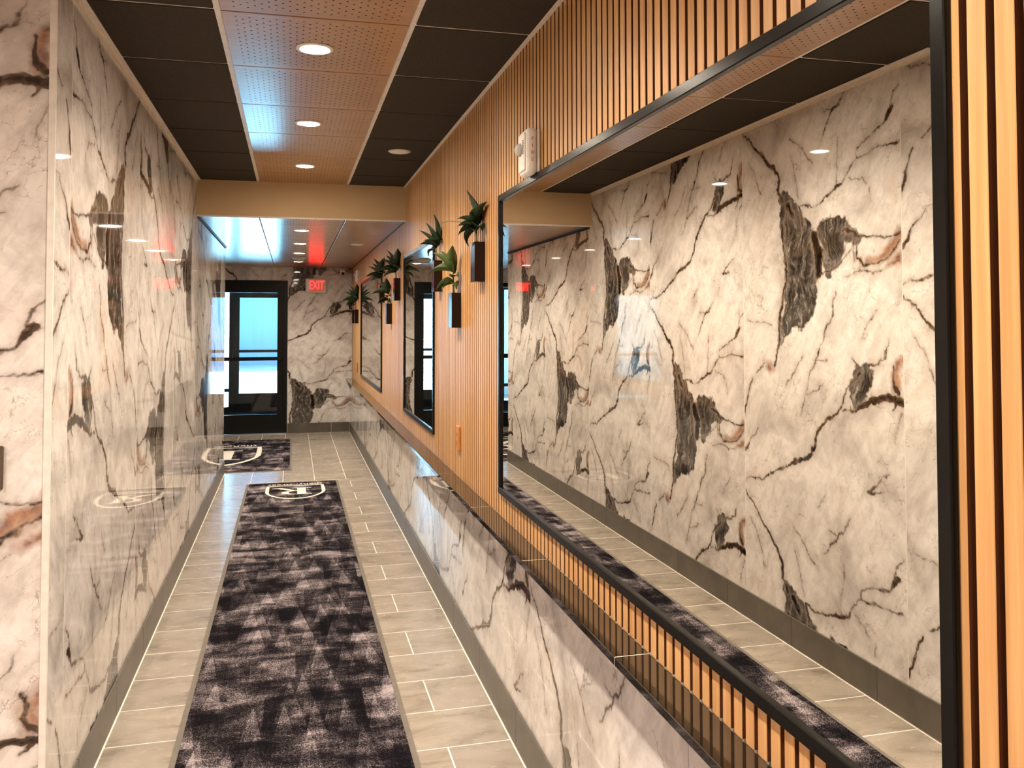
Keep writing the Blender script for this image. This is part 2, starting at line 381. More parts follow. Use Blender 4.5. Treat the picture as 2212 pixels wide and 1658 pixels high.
# ---------------------------------------------------------------- the marble print (a repeat of 1.2 x 1.816 m)
PER = 1.816
PRINT = [
('d', (1.199, 2.46, 5), (1.102, 2.407, 8), (1.029, 2.337, 11), (0.915, 2.247, 15), (0.86, 2.183, 15), (0.849, 2.108, 10), (0.82, 2.057, 20)),
('g', (0.808, 2.062, 28), (0.757, 1.97, 55), (0.685, 1.852, 90), (0.676, 1.736, 95), (0.684, 1.621, 90), (0.713, 1.564, 60), (0.802, 1.487, 30), (0.839, 1.427, 18)),
('d', (0.822, 1.951, 14), (0.818, 1.844, 8), (0.803, 1.711, 10), (0.835, 1.626, 12), (0.848, 1.546, 14), (0.857, 1.44, 14), (0.858, 1.387, 10), (0.889, 1.332, 12), (0.915, 1.284, 8)),
('d', (0.767, 2.03, 30), (0.728, 1.98, 22)),
('k', (0.559, 1.873, 20), (0.535, 1.802, 20), (0.539, 1.71, 17)),
('g', (0.471, 1.895, 45), (0.392, 1.887, 40)),
('g', (0.431, 1.879, 50), (0.463, 1.784, 38), (0.465, 1.712, 16)),
('g', (0.394, 1.815, 24), (0.414, 1.757, 8)),
('d', (0.681, 2.035, 8), (0.561, 2.023, 5), (0.468, 2.059, 10), (0.388, 2.086, 10), (0.364, 2.092, 7), (0.32, 2.138, 6), (0.268, 2.175, 5), (0.258, 2.223, 5), (0.182, 2.25, 6), (0.097, 2.282, 7), (0.067, 2.314, 20), (0.038, 2.329, 16)),
('d', (0.067, 2.32, 8), (0.041, 2.379, 4), (0.013, 2.405, 5)),
('d', (0.681, 2.035, 10), (0.66, 1.991, 12), (0.655, 1.945, 10)),
('d', (0.268, 2.175, 4), (0.149, 2.187, 4), (0.074, 2.194, 5), (0.014, 2.193, 9)),
('d', (0.327, 2.488, 4), (0.366, 2.444, 6), (0.43, 2.4, 7), (0.482, 2.35, 6), (0.519, 2.302, 4)),
('d', (0.435, 2.407, 4), (0.485, 2.419, 3)),
('r', (0.006, 1.834, 26), (0.067, 1.793, 26), (0.151, 1.745, 18), (0.229, 1.724, 12), (0.273, 1.753, 6)),
('r', (0.012, 1.751, 20), (0.076, 1.723, 14)),
('s', (0.252, 1.884, 20), (0.156, 1.896, 40), (0.056, 1.928, 50)),
('d', (0.253, 1.846, 8), (0.174, 1.847, 6), (0.09, 1.842, 6), (0.006, 1.839, 8)),
('d', (0.272, 1.828, 5), (0.273, 1.759, 6), (0.229, 1.719, 8), (0.142, 1.733, 7), (0.067, 1.771, 7), (0.007, 1.81, 7)),
('d', (0.558, 1.695, 8), (0.465, 1.718, 5), (0.356, 1.777, 5), (0.309, 1.808, 4), (0.299, 1.842, 7)),
('g', (0.345, 1.852, 16), (0.262, 1.844, 12)),
('d', (0.373, 1.873, 10), (0.317, 1.861, 10), (0.258, 1.847, 14)),
('d', (0.299, 1.836, 5), (0.282, 1.754, 5)),
('t', (1.138, 2.321, 3), (1.085, 2.241, 3), (1.02, 2.125, 4)),
('t', (0.755, 2.357, 4), (0.664, 2.306, 3), (0.568, 2.212, 3)),
('t', (0.745, 2.27, 4), (0.723, 2.194, 3), (0.692, 2.066, 3)),
('t', (0.393, 2.294, 3), (0.402, 2.092, 3)),
('t', (0.311, 2.107, 3), (0.204, 2.055, 3)),
('t', (0.178, 2.045, 3), (0.175, 1.988, 3)),
('t', (0.358, 1.694, 3), (0.265, 1.712, 4), (0.178, 1.685, 4), (0.101, 1.703, 3)),
('r', (0.953, 1.284, 26), (0.947, 1.271, 22)),
('d', (0.99, 1.309, 6), (1.077, 1.236, 7)),
('d', (1.125, 1.198, 8), (1.16, 1.153, 7), (1.173, 1.088, 10), (1.212, 1.034, 18)),
('d', (0.417, 1.621, 6), (0.429, 1.537, 4), (0.488, 1.48, 9), (0.522, 1.403, 4), (0.549, 1.371, 8), (0.571, 1.321, 7), (0.62, 1.244, 4), (0.655, 1.147, 4), (0.69, 1.074, 4)),
('t', (0.587, 1.327, 3), (0.483, 1.322, 3)),
('t', (0.644, 1.16, 4), (0.526, 1.213, 3)),
('d', (0.001, 1.193, 24), (0.056, 1.199, 22), (0.104, 1.205, 22), (0.163, 1.184, 20), (0.241, 1.163, 18), (0.296, 1.141, 8), (0.389, 1.135, 4)),
('d', (0.04, 1.189, 14), (0.073, 1.154, 5)),
('d', (0.389, 1.152, 9), (0.448, 1.111, 11), (0.519, 1.055, 12), (0.562, 1.001, 12), (0.573, 0.957, 12), (0.639, 0.891, 13), (0.751, 0.855, 16), (0.809, 0.823, 9), (0.919, 0.782, 8), (1.021, 0.725, 8), (1.162, 0.714, 4), (1.212, 0.67, 4)),
('d', (0.389, 1.152, 7), (0.303, 1.241, 9), (0.256, 1.284, 12)),
('g', (0.243, 1.268, 38), (0.281, 1.196, 30)),
('d', (0.203, 1.309, 9), (0.143, 1.346, 6), (0.1, 1.391, 5), (0.087, 1.441, 3)),
('t', (0.248, 1.284, 4), (0.3, 1.356, 3)),
('r', (0.005, 1.346, 18), (0.046, 1.301, 22), (0.039, 1.243, 26)),
('d', (0.061, 1.322, 10), (0.055, 1.247, 14), (0.024, 1.223, 14)),
('s', (0.615, 0.976, 22), (0.671, 0.905, 16)),
('d', (1.216, 0.841, 18), (1.166, 0.869, 12), (1.138, 0.908, 5), (1.056, 0.967, 4)),
('t', (0.662, 1.343, 4), (0.742, 1.262, 4), (0.825, 1.205, 3)),
('t', (1.147, 1.516, 4), (0.917, 1.474, 3)),
('t', (0.155, 1.545, 3), (0.253, 1.438, 3)),
('t', (0.13, 0.815, 4), (0.223, 0.819, 8), (0.087, 0.893, 4)),
('t', (0.516, 0.74, 4), (0.568, 0.693, 4)),
('t', (0.01, 1.155, 3), (0.059, 1.075, 3), (0.068, 1.02, 3)),
('s', (1.112, 1.544, 60), (0.979, 1.577, 40)),
('s', (-0.029, 1.49, 60)),
]
rng = np.random.default_rng(5)
_lat = rng.random((64, 64))
def vnoise(x, y):
    xi = np.floor(x).astype(int); yi = np.floor(y).astype(int); fx = x-xi; fy = y-yi
    fx = fx*fx*(3-2*fx); fy = fy*fy*(3-2*fy)
    g = lambda a, b: _lat[a % 64, b % 64]
    return (g(xi, yi)*(1-fx)+g(xi+1, yi)*fx)*(1-fy)+(g(xi, yi+1)*(1-fx)+g(xi+1, yi+1)*fx)*fy-.5
SEG = {'d': [], 'g': [], 'r': []}
for f in PRINT:
    k = f[0]
    for a, b in zip(f[1:-1], f[2:]):
        ra, rb = a[2]/1000, b[2]/1000
        if k == 't': SEG['d'].append((a, b, max(ra-.001, .0018), max(rb-.001, .0018)))
        elif k == 'k': SEG['d'].append((a, b, ra*1.4, rb*1.4))
        elif k == 'r': SEG['r'].append((a, b, ra*1.45, rb*1.45))
        elif k == 's': continue
        elif k == 'g': SEG['g'].append((a, b, ra*1.45, rb*1.45))
        elif k == 'd': SEG['d'].append((a, b, ra*.74, rb*.74))
        else: SEG[k].append((a, b, ra, rb))
def vein_field(U, V, shift):
    """signed distances (dark vein, grey inclusion, rust) of the print at (U, V)"""
    Vp = V-shift
    wu = U+vnoise(U*9, Vp*9)*.030+vnoise(U*31+9, Vp*31)*.014+vnoise(U*83, Vp*83+5)*.010
    wv = Vp+vnoise(U*9+40, Vp*9+7)*.030+vnoise(U*31+3, Vp*31+20)*.014+vnoise(U*83+11, Vp*83)*.010
    out = []
    lo, hi = Vp.min(), Vp.max()
    for k in 'dgr':
        D = np.full(U.shape, .09)
        for a, b, ra, rb in SEG[k]:
            ax, ay, bx, by = a[0], a[1], b[0], b[1]
            for s in range(-3, 4):
                y0, y1 = min(ay, by)+s*PER, max(ay, by)+s*PER
                if y1 < lo-.2 or y0 > hi+.2: continue
                px, py = wu-ax, wv-(ay+s*PER); dx, dy = bx-ax, by-ay; L2 = dx*dx+dy*dy+1e-9
                t = np.clip((px*dx+py*dy)/L2, 0, 1)
                np.minimum(D, np.hypot(px-t*dx, py-t*dy)-(ra+(rb-ra)*t), out=D)
        out.append(D)
    return out
_sc = {}
def slab(name, parent, O, ud, nrm, ulen, pu0, pus, v0, v1, shift, res=.006, th=.015):
    """marble slab: O is the corner at height v0; ud runs along the wall; print u = pu0 + pus*(distance)"""
    key = (round(ulen, 4), round(pu0, 4), pus, round(v0, 4), round(v1, 4), round(shift, 4), res, tuple(ud), tuple(nrm))
    if key not in _sc:
        nu = max(2, int(round(ulen/res))+1); nv = max(2, int(round((v1-v0)/res))+1)
        s = np.linspace(0, ulen, nu); v = np.linspace(v0, v1, nv); Sg, Vg = np.meshgrid(s, v)
        ud_, n_ = np.array(ud, float), np.array(nrm, float)
        F = Sg.reshape(-1, 1)*ud_+np.stack([np.zeros(Sg.size), np.zeros(Sg.size), (Vg-v0).ravel()], 1)
        N = len(F); cr = [0, nu-1, N-1, N-nu]
        Bk = F[cr]-n_*th
        verts = np.vstack([F, Bk])
        i = np.arange(nu-1); j = np.arange(nv-1); I, J = np.meshgrid(i, j); q = (J*nu+I).ravel()
        quads = np.stack([q, q+1, q+nu+1, q+nu], 1)
        zc = np.cross(ud_, (0, 0, 1.))
        flip = np.dot(zc, n_) < 0
        if flip: quads = quads[:, ::-1]
        ring = list(range(0, nu))+[nu-1+nu*k for k in range(1, nv)]+list(range(N-2, N-nu-1, -1))+[nu*k for k in range(nv-2, 0, -1)]
        faces = quads.tolist(); b0 = N
        sides = [list(range(0, nu))+[b0+1, b0], [nu-1+nu*k for k in range(nv)]+[b0+2, b0+1],
                 list(range(N-1, N-nu-1, -1))+[b0+3, b0+2], [nu*k for k in range(nv-1, -1, -1)]+[b0, b0+3], [b0, b0+1, b0+2, b0+3]]
        if not flip: sides = [f[::-1] for f in sides]
        else: sides = [f for f in sides]
        me = bpy.data.meshes.new('marble_slab'); me.from_pydata(verts.tolist(), [], faces+sides); me.update()
        PU = (pu0+pus*Sg).ravel(); PV = Vg.ravel()
        d, g, r = vein_field(PU, PV, shift)
        fld = np.full((N+4, 3), .09); fld[:N, 0] = d; fld[:N, 1] = g; fld[:N, 2] = r
        at = me.attributes.new('vein', 'FLOAT_VECTOR', 'POINT'); at.data.foreach_set('vector', fld.ravel().astype(np.float32))
        pr = np.zeros((N+4, 3)); pr[:N, 0] = PU; pr[:N, 1] = PV-shift; pr[:, 2] = rng.random()*3
        at = me.attributes.new('print', 'FLOAT_VECTOR', 'POINT'); at.data.foreach_set('vector', pr.ravel().astype(np.float32))
        me.materials.append(MAT['marble']); _sc[key] = me
    return link(name, _sc[key], None, parent, O)

# ================================================================ FLOOR
fl = struct(box('floor', (XLOB, .95), (YB, Y3+.02), (-.10, -.0003), MAT['grout']))
PIT, G = .2945, .0055
def tilebox(x, y): box('floor_tile', (x[0]+G/2, x[1]-G/2), (y[0]+G/2, y[1]-G/2), (-.012, 0), MAT['tile'], fl)
YSPLIT = 8.465
row0 = 3.36-PIT*6
k = 0; y = row0
lobby_boxes = []
while y < YSPLIT-.01:
    y1 = min(y+PIT, YSPLIT)
    xj = [.544, -.066] if k % 2 == 0 else [.239, -.371]
    xs = [XW-.012]+xj+[XL+.012]
    for a, b in zip(xs[1:], xs[:-1]): tilebox((a, b), (y, y1))
    y = y1; k += 1
# vestibule: the tiles turn along the corridor
xs = [XW-.012, .515, .222, -.071, -.364, -.657, -.95, -1.243, -1.536, -1.83, -2.12, XVEST]
for i, (b, a) in enumerate(zip(xs[:-1], xs[1:])):
    y = YSPLIT if b > XL else Y2
    cut = y+[.51, .30, .11][i % 3]
    while y < Y3-.01:
        y1 = min(cut, Y3)
        if a < XL < b:
            tilebox((a if y >= Y2 else XL+.012, b), (y, y1))
        else: tilebox((a, b), (y, y1))
        y = y1; cut = y1+.61
# lobby floor behind the picture plane: same tile, joined
for r in range(16):
    yy = row0-PIT*(r+1)
    if yy < YB: break
    for q in range(-7, 3):
        x0 = .54-.61*.5*(r % 2)+.61*q
        xa, xb = max(XLOB, x0), min(XW-.012, x0+.61)
        if xb-xa > .02: lobby_boxes.append(((xa+G/2, xb-G/2), (yy+G/2, yy+PIT-G/2), (-.012, 0)))
for r in range(4):
    yy = row0+PIT*r
    for q in range(-6, 1):
        xa, xb = max(XLOB, XL+.012-.61*(1-q)), XL+.012-.61*(-q)
        if q <= 0 and yy < Y0 and xb-xa > .02: lobby_boxes.append(((xa+G/2, xb-G/2), (yy+G/2, min(yy+PIT, Y0)-G/2), (-.012, 0)))
lf = boxes('floor_tile_field', lobby_boxes, MAT['tile'], fl); lf['kind'] = 'stuff'

# ================================================================ LEFT MARBLE WALL
wl = struct(box('wall_left', (XLOB, XL-.016), (Y0+.017, Y2), (0, 2.6), MAT['caulk']))
UY, NX = (0, 1, 0), (1, 0, 0)
SHB = -.87
edges = [2.655, 2.83, 4.03, 5.23, 6.43, 7.63, 8.83, Y2]
for i, (a, b) in enumerate(zip(edges[:-1], edges[1:])):
    sh = 0 if i % 2 == 1 else SHB
    pu0 = 1.2-(b-a) if i == 0 else 0
    slab('marble_slab', wl, (XL, a+.002, .002), UY, NX, b-a-.004, pu0, 1, .002, 2.498, sh)
    if i: box('joint_bead', (XL-.012, XL-.0002), (a-.0019, a+.0019), (.002, 2.498), MAT['caulk'], wl)
# lobby face of the same block, beside the corner
wc = struct(box('wall_lobby', (XLOB, XL-.018), (Y0+.016, Y0+.0165), (0, 2.5), MAT['caulk']))
SHL = 2.1-1.125
for i in range(3):
    xb = XL-.018-1.2*i; xa = max(XLOB, xb-1.2)
    slab('marble_slab', wc, (xb, Y0, .002), (-1, 0, 0), (0, -1, 0), xb-xa-.003, .02 if i == 0 else 0, 1, .002, 2.498, SHL+SHB*(i % 2), .006 if i == 0 else .02)
struct(box('trim_1', (XL-.018, XL+.0005), (Y0-.004, Y0+.0045), (0, 2.5), MAT['caulk'], None, .0012))
# ceiling angle on the marble
struct(boxes('trim_2', [((XL, XL+.002), (Y0, Y1), (2.474, 2.4999)), ((XL+.002, XL+.022), (Y0, Y1), (2.4935, 2.4999))], MAT['grid']))
struct(boxes('trim_3', [((XL, XL+.002), (Y1+.04, Y2), (2.226, 2.2449)), ((XL+.002, XL+.014), (Y1+.04, Y2), (2.239, 2.2449))], MAT['black']))

# baseboards: 600 mm tiles with grout joints
def baseboard(name, along, fixed, sgn, a0, a1, first, h=.135, th=.010):
    if along == 'y':
        x = sorted((fixed, fixed+sgn*(th-.003)))
        root = struct(box(name, tuple(x), (a0, a1), (0, h-.004), MAT['grout']))
    else:
        yv = sorted((fixed, fixed+sgn*(th-.003)))
        root = struct(box(name, (a0, a1), tuple(yv), (0, h-.004), MAT['grout']))
    c = first
    while c > a0: c -= .605
    while c < a1-.01:
        s, e = max(c, a0)+.0015, min(c+.605, a1)-.0015
        if e-s > .03:
            t = sorted((fixed+sgn*.001, fixed+sgn*th))
            if along == 'y': box('base_tile', tuple(t), (s, e), (.003, h), MAT['basetile'], root, .0012)
            else: box('base_tile', (s, e), tuple(t), (.003, h), MAT['basetile'], root, .0012)
        c += .605
    return root
baseboard('baseboard_left', 'y', XL, 1, Y0, Y2, 3.0)
baseboard('baseboard_right', 'y', XW, -1, YB, Y3-.002, 3.0)
baseboard('baseboard_far', 'x', Y3, -1, -.05, XW-.012, .53)
baseboard('baseboard_lobby', 'x', Y0, -1, XLOB, XL-.02, -.645)
baseboard('baseboard_vestibule', 'x', Y2, 1, XVEST, XL, -.645)

# ================================================================ RIGHT WALL: slats over wainscot
wr = struct(box('wall_right', (.8285, .98), (YB, Y3+.15), (0, 2.6), MAT['lobbypaint']))
box('backing_felt', (.8264, .8282), (YB, Y3), (.735, 2.499), MAT['felt'], wr)
SP, SW = .0432, .0298
def slat_profile(z0, z1):
    c = .0012; p = [(.8262, 0), (.8262, SW), (.81+c, SW), (.81, SW-c), (.81, c), (.81+c, 0)]
    vs = [(x-.81, y, z-z0) for z in (z0, z1) for x, y in p]; n = len(p)
    return vs, [tuple(range(n)), tuple(range(2*n-1, n-1, -1))]+[((i+1) % n, i, i+n, (i+1) % n+n) for i in range(n)]
hi = mesh_from('slat', *slat_profile(.7305, 2.498)); lo = mesh_from('slat', *slat_profile(.7305, 2.2445))
def slat_mats(me, n):
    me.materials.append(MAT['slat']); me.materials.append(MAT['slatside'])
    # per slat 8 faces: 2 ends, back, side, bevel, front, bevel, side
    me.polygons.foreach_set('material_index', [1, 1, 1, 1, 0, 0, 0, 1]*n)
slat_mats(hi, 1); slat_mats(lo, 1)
y = .7335-SP*14; far_v, far_f, nearb_v, nearb_f = [], [], [], []
while y+SW < Y3-.004:
    if .10 < y < 5.2: link('slat', hi, None, wr, (.81, y, .7305))
    else:
        vs, fs = slat_profile(.7305, 2.498 if y < Y1 else 2.2445)
        b = len(far_v); far_v += [(vx, vy+y, vz) for vx, vy, vz in vs]; far_f += [tuple(i+b for i in f) for f in fs]
    y += SP
y = .7335-SP*15
while y > YB:
    vs, fs = slat_profile(.7305, 2.498)
    b = len(far_v); far_v += [(vx, vy+y, vz) for vx, vy, vz in vs]; far_f += [tuple(i+b for i in f) for f in fs]
    y -= SP
fm = mesh_from('slat_field', far_v, far_f); slat_mats(fm, len(far_f)//8)
o = link('slat_field', fm, None, wr, (.81, 0, .7305)); o['kind'] = 'stuff'
box('wainscot_backing', (.8005, .8282), (YB, Y3), (0, .709), MAT['caulk'], wr)
c = 2.84-1.2*6; i = 0
while c < Y3-.01:
    a, b = max(c, YB), min(c+1.2, Y3-.001)
    if b > a:
        shv = -.03 if i % 2 == 1 else -.62
        slab('marble_slab', wr, (XW, a+.0015, .002), UY, (-1, 0, 0), b-a-.003, a-c, 1, .002, .709, shv)
    c += 1.2; i += 1
# ceiling angle along the slats
struct(box('trim_4', (.792, .8095), (-.2, Y1), (2.4935, 2.4999), MAT['grid']))
struct(box('trim_5', (.800, .8095), (Y1+.04, Y3), (2.2385, 2.2447), MAT['black']))

# the polished ledge, laid in pieces
lg = tag(empty('wall_ledge', (.767, 5.0, .709)), 'long polished black granite ledge running under the mirrors on top of the low marble wall', 'ledge')
LP = .8285; c = 1.896-LP*6
while c < Y3-.02:
    a, b = max(c, YB), min(c+LP, Y3-.002)
    if b-a > .05: box('ledge_tile', (XS, .8095), (a+.0012, b-.0012), (.7095, .730), MAT['ledge'], lg, .0015)
    c += LP
for k in range(-4, 13): box('joint_grout', (XS+.001, .8094), (1.896+LP*k-.0012, 1.896+LP*k+.0012), (.7098, .7296), MAT['grout'], lg)

# ================================================================ CEILING
ce = struct(box('ceiling', (XLOB, .95), (YB, Y1+.04), (2.535, 2.62), MAT['hole']))
XG1, XG2 = -.238, .388
lines = [2.878+.6095*k for k in range(-5, 6)]+[Y1]
box('grid_bar', (XG1-.010, XG1+.010), (lines[0], Y1), (2.500, 2.530), MAT['grid'], ce)
box('grid_bar', (XG2-.010, XG2+.010), (lines[0], Y1), (2.500, 2.530), MAT['grid'], ce)
for a in lines[:-1]:
    box('grid_bar', (XL, XG1-.010), (a-.009, a+.009), (2.500, 2.53), MAT['grid'], ce)
    box('grid_bar', (XG2+.010, .8264), (a-.009, a+.009), (2.500, 2.53), MAT['grid'], ce)
    box('grid_bar', (XG1+.010, XG2-.010), (a-.009, a+.009), (2.503, 2.53), MAT['panel'], ce)
for a, b in zip(lines[:-1], lines[1:]):
    e = .0085; e2 = .004 if b < Y1 else .001
    box('ceiling_tile', (XL+.012, XG1-.011), (a+e, b-(e if b < Y1 else .001)), (2.4955, 2.515), MAT['acoustic'], ce, .002)
    box('ceiling_tile', (XG2+.011, .802), (a+e, b-(e if b < Y1 else .001)), (2.4955, 2.515), MAT['acoustic'], ce, .002)
    box('wood_panel', (XG1+.0105, XG2-.0105), (a+e2, b-e2), (2.4945, 2.515), MAT['panel'], ce, .001)
struct(box('ceiling_lobby', (XLOB, XL), (YB, Y0), (2.500, 2.534), MAT['lobbypaint']))
struct(box('ceiling_entry', (XL, .8264), (YB, lines[0]), (2.500, 2.534), MAT['lobbypaint']))
# soffit and low ceiling
sf = struct(box('wall_soffit', (XL-.05, .8264), (Y1, Y1+.04), (2.240, 2.5345), MAT['plaster']))
box('edge_bead', (XL, .8094), (Y1-.004, Y1+.012), (2.2365, 2.2475), MAT['grid'], sf)
cl = struct(box('ceiling_low', (XVEST-.1, .95), (Y1+.04, Y3+.15), (2.275, 2.40), MAT['hole']))
l2 = [Y1+.04]+[6.86+.61*k for k in range(0, 9)]; l2 = [q for q in l2 if q < Y3-.1]+[Y3]
cx = [.8095, .375, -.23, -.84, -1.45, -2.06, XVEST]
for a, b in zip(l2[:-1], l2[1:]):
    for q, (x1, x0) in enumerate(zip(cx[:-1], cx[1:])):
        aa, bb = a+.0025, b-.0025; xa = x0+.0035; xb = x1-.0035
        if x1 <= XL or (x0 < XL and b > Y2+.02):
            if b <= Y2+.02:
                continue
            aa2 = max(aa, Y2+.002)
            if x0 < XL < x1 and a < Y2: box('wood_panel', (XL+.003, xb), (aa, Y2), (2.245, 2.262), MAT['panel2'], cl, .001)
            box('wood_panel', (xa, xb), (aa2, bb), (2.245, 2.262), MAT['panel2'], cl, .001)
        else: box('wood_panel', (max(xa, XL+.003), xb), (aa, bb), (2.245, 2.262), MAT['panel2'], cl, .001)

# ================================================================ END WALL, DOORS, VESTIBULE
wf = struct(boxes('wall_far', [((-.055, .95), (Y3+.016, Y3+.15), (0, 2.30)), ((-1.06, -.055), (Y3+.016, Y3+.15), (2.06, 2.30)),
                               ((XVEST, -1.06), (Y3+.016, Y3+.15), (2.06, 2.30)), ((-1.20, -1.06), (Y3+.016, Y3+.15), (0, 2.06)), ((XVEST-.1, -2.2), (Y3+.016, Y3+.15), (0, 2.30))], MAT['caulk']))
slab('marble_slab', wf, (-.053, Y3, .002), (1, 0, 0), (0, -1, 0), .861, .885, -1, .002, 2.243, .45, .010)
slab('marble_slab', wf, (-1.058, Y3, 2.06), (1, 0, 0), (0, -1, 0), 1.001, 1.19, -1, 2.06, 2.243, -.10, .012)
slab('marble_slab', wf, (XVEST, Y3, 2.06), (1, 0, 0), (0, -1, 0), 1.239, 1.19, -1, 2.06, 2.243, -.10, .02)
slab('marble_slab', wf, (-1.198, Y3, .002), (1, 0, 0), (0, -1, 0), .137, 1.19, -1, .002, 2.058, -.10, .02)

def glazed_door(name, xr, xl, yf, top, gl_r, gl_l, gl_b, gl_t, bar, jamb=.05, depth=.045, mat='black'):
    d = struct(empty(name, ((xl+xr)/2, yf, 0)))
    boxes('frame', [((xr-jamb, xr), (yf-.01, yf+.10), (0, top)), ((xl, xl+jamb), (yf-.01, yf+.10), (0, top)), ((xl+jamb, xr-jamb), (yf-.01, yf+.10), (top-jamb, top))], MAT[mat], d)
    y = (yf+.01, yf+.01+depth); L0, R0 = xl+jamb+.0005, xr-jamb-.0005
    box('stile', (gl_r, R0), y, (.012, top-jamb-.0005), MAT[mat], d); box('stile', (L0, gl_l), y, (.012, top-jamb-.0005), MAT[mat], d)
    box('top_rail', (gl_l, gl_r), y, (gl_t, top-jamb-.0005), MAT[mat], d); box('bottom_rail', (gl_l, gl_r), y, (.012, gl_b), MAT[mat], d)
    box('glass_pane', (gl_l, gl_r), (yf+.028, yf+.034), (gl_b, gl_t), MAT['glass'], d)
    p = box('push_bar', (L0+.03, R0-.02), (yf-.045, yf-.015), bar, MAT[mat], d, .006)
    boxes('bar_bracket', [((R0-.06, R0-.03), (yf-.015, yf+.01), bar), ((L0+.04, L0+.07), (yf-.015, yf+.01), bar)], MAT[mat], p)
    return d
d1 = glazed_door('door_1', -.055, -1.06, Y3, 2.06, -.187, -.925, .262, 1.895, (.985, 1.033))
box('threshold', (-1.06, -.06), (Y3-.10, Y3-.012), (.0005, .013), MAT['steel'], d1, .003)
# side light added for more daylight on the slats, hidden by the marble wall
w1 = struct(empty('added_window', (-1.7, Y3, 0)))
boxes('window_frame', [((-2.20, -2.15), (Y3, Y3+.10), (0, 2.06)), ((-1.25, -1.20), (Y3, Y3+.10), (0, 2.06)), ((-2.15, -1.25), (Y3, Y3+.10), (2.0, 2.06)), ((-2.15, -1.25), (Y3, Y3+.10), (0, .20)), ((-2.15, -1.25), (Y3, Y3+.10), (.98, 1.04))], MAT['black'], w1)
box('pane', (-2.15, -1.25), (Y3+.03, Y3+.036), (.20, .98), MAT['glass'], w1); box('pane', (-2.15, -1.25), (Y3+.03, Y3+.036), (1.04, 2.0), MAT['glass'], w1)
struct(box('wall_side', (XVEST-.15, XVEST), (Y2, Y3+.15), (0, 2.30), MAT['lobbypaint']))

YO = 14.35
struct(box('floor_porch', (-2.9, .95), (Y3+.02, YO+.15), (-.10, 0), MAT['darkfloor']))
struct(box('ceiling_porch', (-2.9, .95), (Y3+.15, YO+.15), (2.40, 2.55), MAT['vestwall']))
struct(boxes('wall_porch', [((.75, .95), (Y3+.15, YO+.15), (0, 2.40)), ((-2.9, -2.75), (Y3+.15, YO+.15), (0, 2.40)), ((.05, .75), (YO, YO+.15), (0, 2.40)), ((-2.75, .05), (YO, YO+.15), (2.13, 2.40))], MAT['vestwall']))
glazed_door('door_2', .05, -.945, YO, 2.13, -.07, -.802, .37, 1.885, (1.018, 1.062), .05)
w2 = struct(empty('window_2', (-1.86, YO, 0)))  # only its right edge shows; the wide hidden glazing is added for daylight
boxes('window_frame', [((-2.75, -2.70), (YO, YO+.10), (0, 2.13)), ((-.957, -.9455), (YO, YO+.10), (0, 2.13)), ((-2.70, -.957), (YO, YO+.10), (2.05, 2.13)), ((-2.70, -.957), (YO, YO+.10), (0, .16)), ((-2.70, -.957), (YO, YO+.10), (.40, .45)), ((-1.90, -1.86), (YO, YO+.10), (.16, 2.05))], MAT['black'], w2)
for xa, xb in ((-2.70, -1.90), (-1.86, -.957)):
    for za, zb in ((.16, .40), (.45, 2.05)): box('pane', (xa, xb), (YO+.03, YO+.036), (za, zb), MAT['glass'], w2)
# lobby shell
struct(box('wall_back', (XLOB-.15, .95), (YB-.15, YB), (0, 2.6), MAT['lobbypaint']))
struct(box('wall_outer', (XLOB-.15, XLOB), (YB, Y0+.017), (0, 2.6), MAT['lobbypaint']))

# outdoors
struct(box('ground', (-40, 40), (YO+.15, 90), (-.30, -.02), MAT['asphalt']))
bd = tag(empty('building', (2, 34, -.02)), 'pale blue shaded building seen through the glass door at the end', 'building')
box('wall', (-9, 16), (32, 38), (-.02, 6.5), MAT['facade'], bd); box('parapet', (-9.1, 16.1), (31.9, 38.1), (6.5, 6.8), MAT['siding'], bd)
sb = tag(empty('boarded_shed', (-3.3, 22, -.02)), 'white boarded outbuilding in sunlight left of the paving, beyond the glass door', 'building')
box('wall', (-5.0, -1.72), (17.6, 26.4), (-.02, 4.6), MAT['siding'], sb)
for k in range(23): box('board', (-1.72, -1.69), (17.5, 26.5), (.02+.2*k, .19+.2*k), MAT['siding'], sb)
box('roof', (-5.3, -1.5), (17.3, 26.7), (4.62, 4.8), MAT['vestwall'], sb)
struct(box('added_canopy', (-3.0, 1.1), (YO+.15, 16.6), (2.40, 2.60), MAT['vestwall']))  # unseen canopy, added to keep direct sun out of the porch

# ================================================================ LAMPS
def downlight(x, y, z, mat, label, group, power, col, r=.052):
    t = tag(empty('downlight', (x, y, z)), label, 'light', group)
    lathe('trim_ring', [(r, -.0004), (r+.016, -.0004), (r+.016, -.003), (r+.003, -.006), (r, -.004)], MAT['whiteplastic'], t, (x, y, z), loop=True)
    lathe('lens', [(r, -.0022), (r, -.0034), (.001, -.0036)], mat, t, (x, y, z), smooth=False)
    sp = bpy.data.lights.new('lamp_beam', 'SPOT'); sp.energy = power; sp.color = col; sp.spot_size = math.radians(148); sp.spot_blend = 1.0; sp.shadow_soft_size = .035
    so_ = bpy.data.objects.new('lamp_beam', sp); COL.objects.link(so_); so_.parent = t; so_.location = (0, 0, -.045)
zl = 2.4945
for i, (yy, lab) in enumerate(((3.20, 'nearest lit round downlight in the perforated wood ceiling strip'), (4.42, 'middle lit round downlight in the perforated wood ceiling strip'),
                               (5.64, 'lit round downlight in the wood strip just before the soffit'))):
    downlight(.075, yy, zl, MAT['lens'], lab, 'downlights in the high ceiling', P_CORR, C_CORR)
for yy in (1.97, .75): downlight(.075, yy, zl, MAT['lens'], 'lit downlight in the wood strip overhead, above the picture edge', 'downlights in the high ceiling', P_CORR, C_CORR)
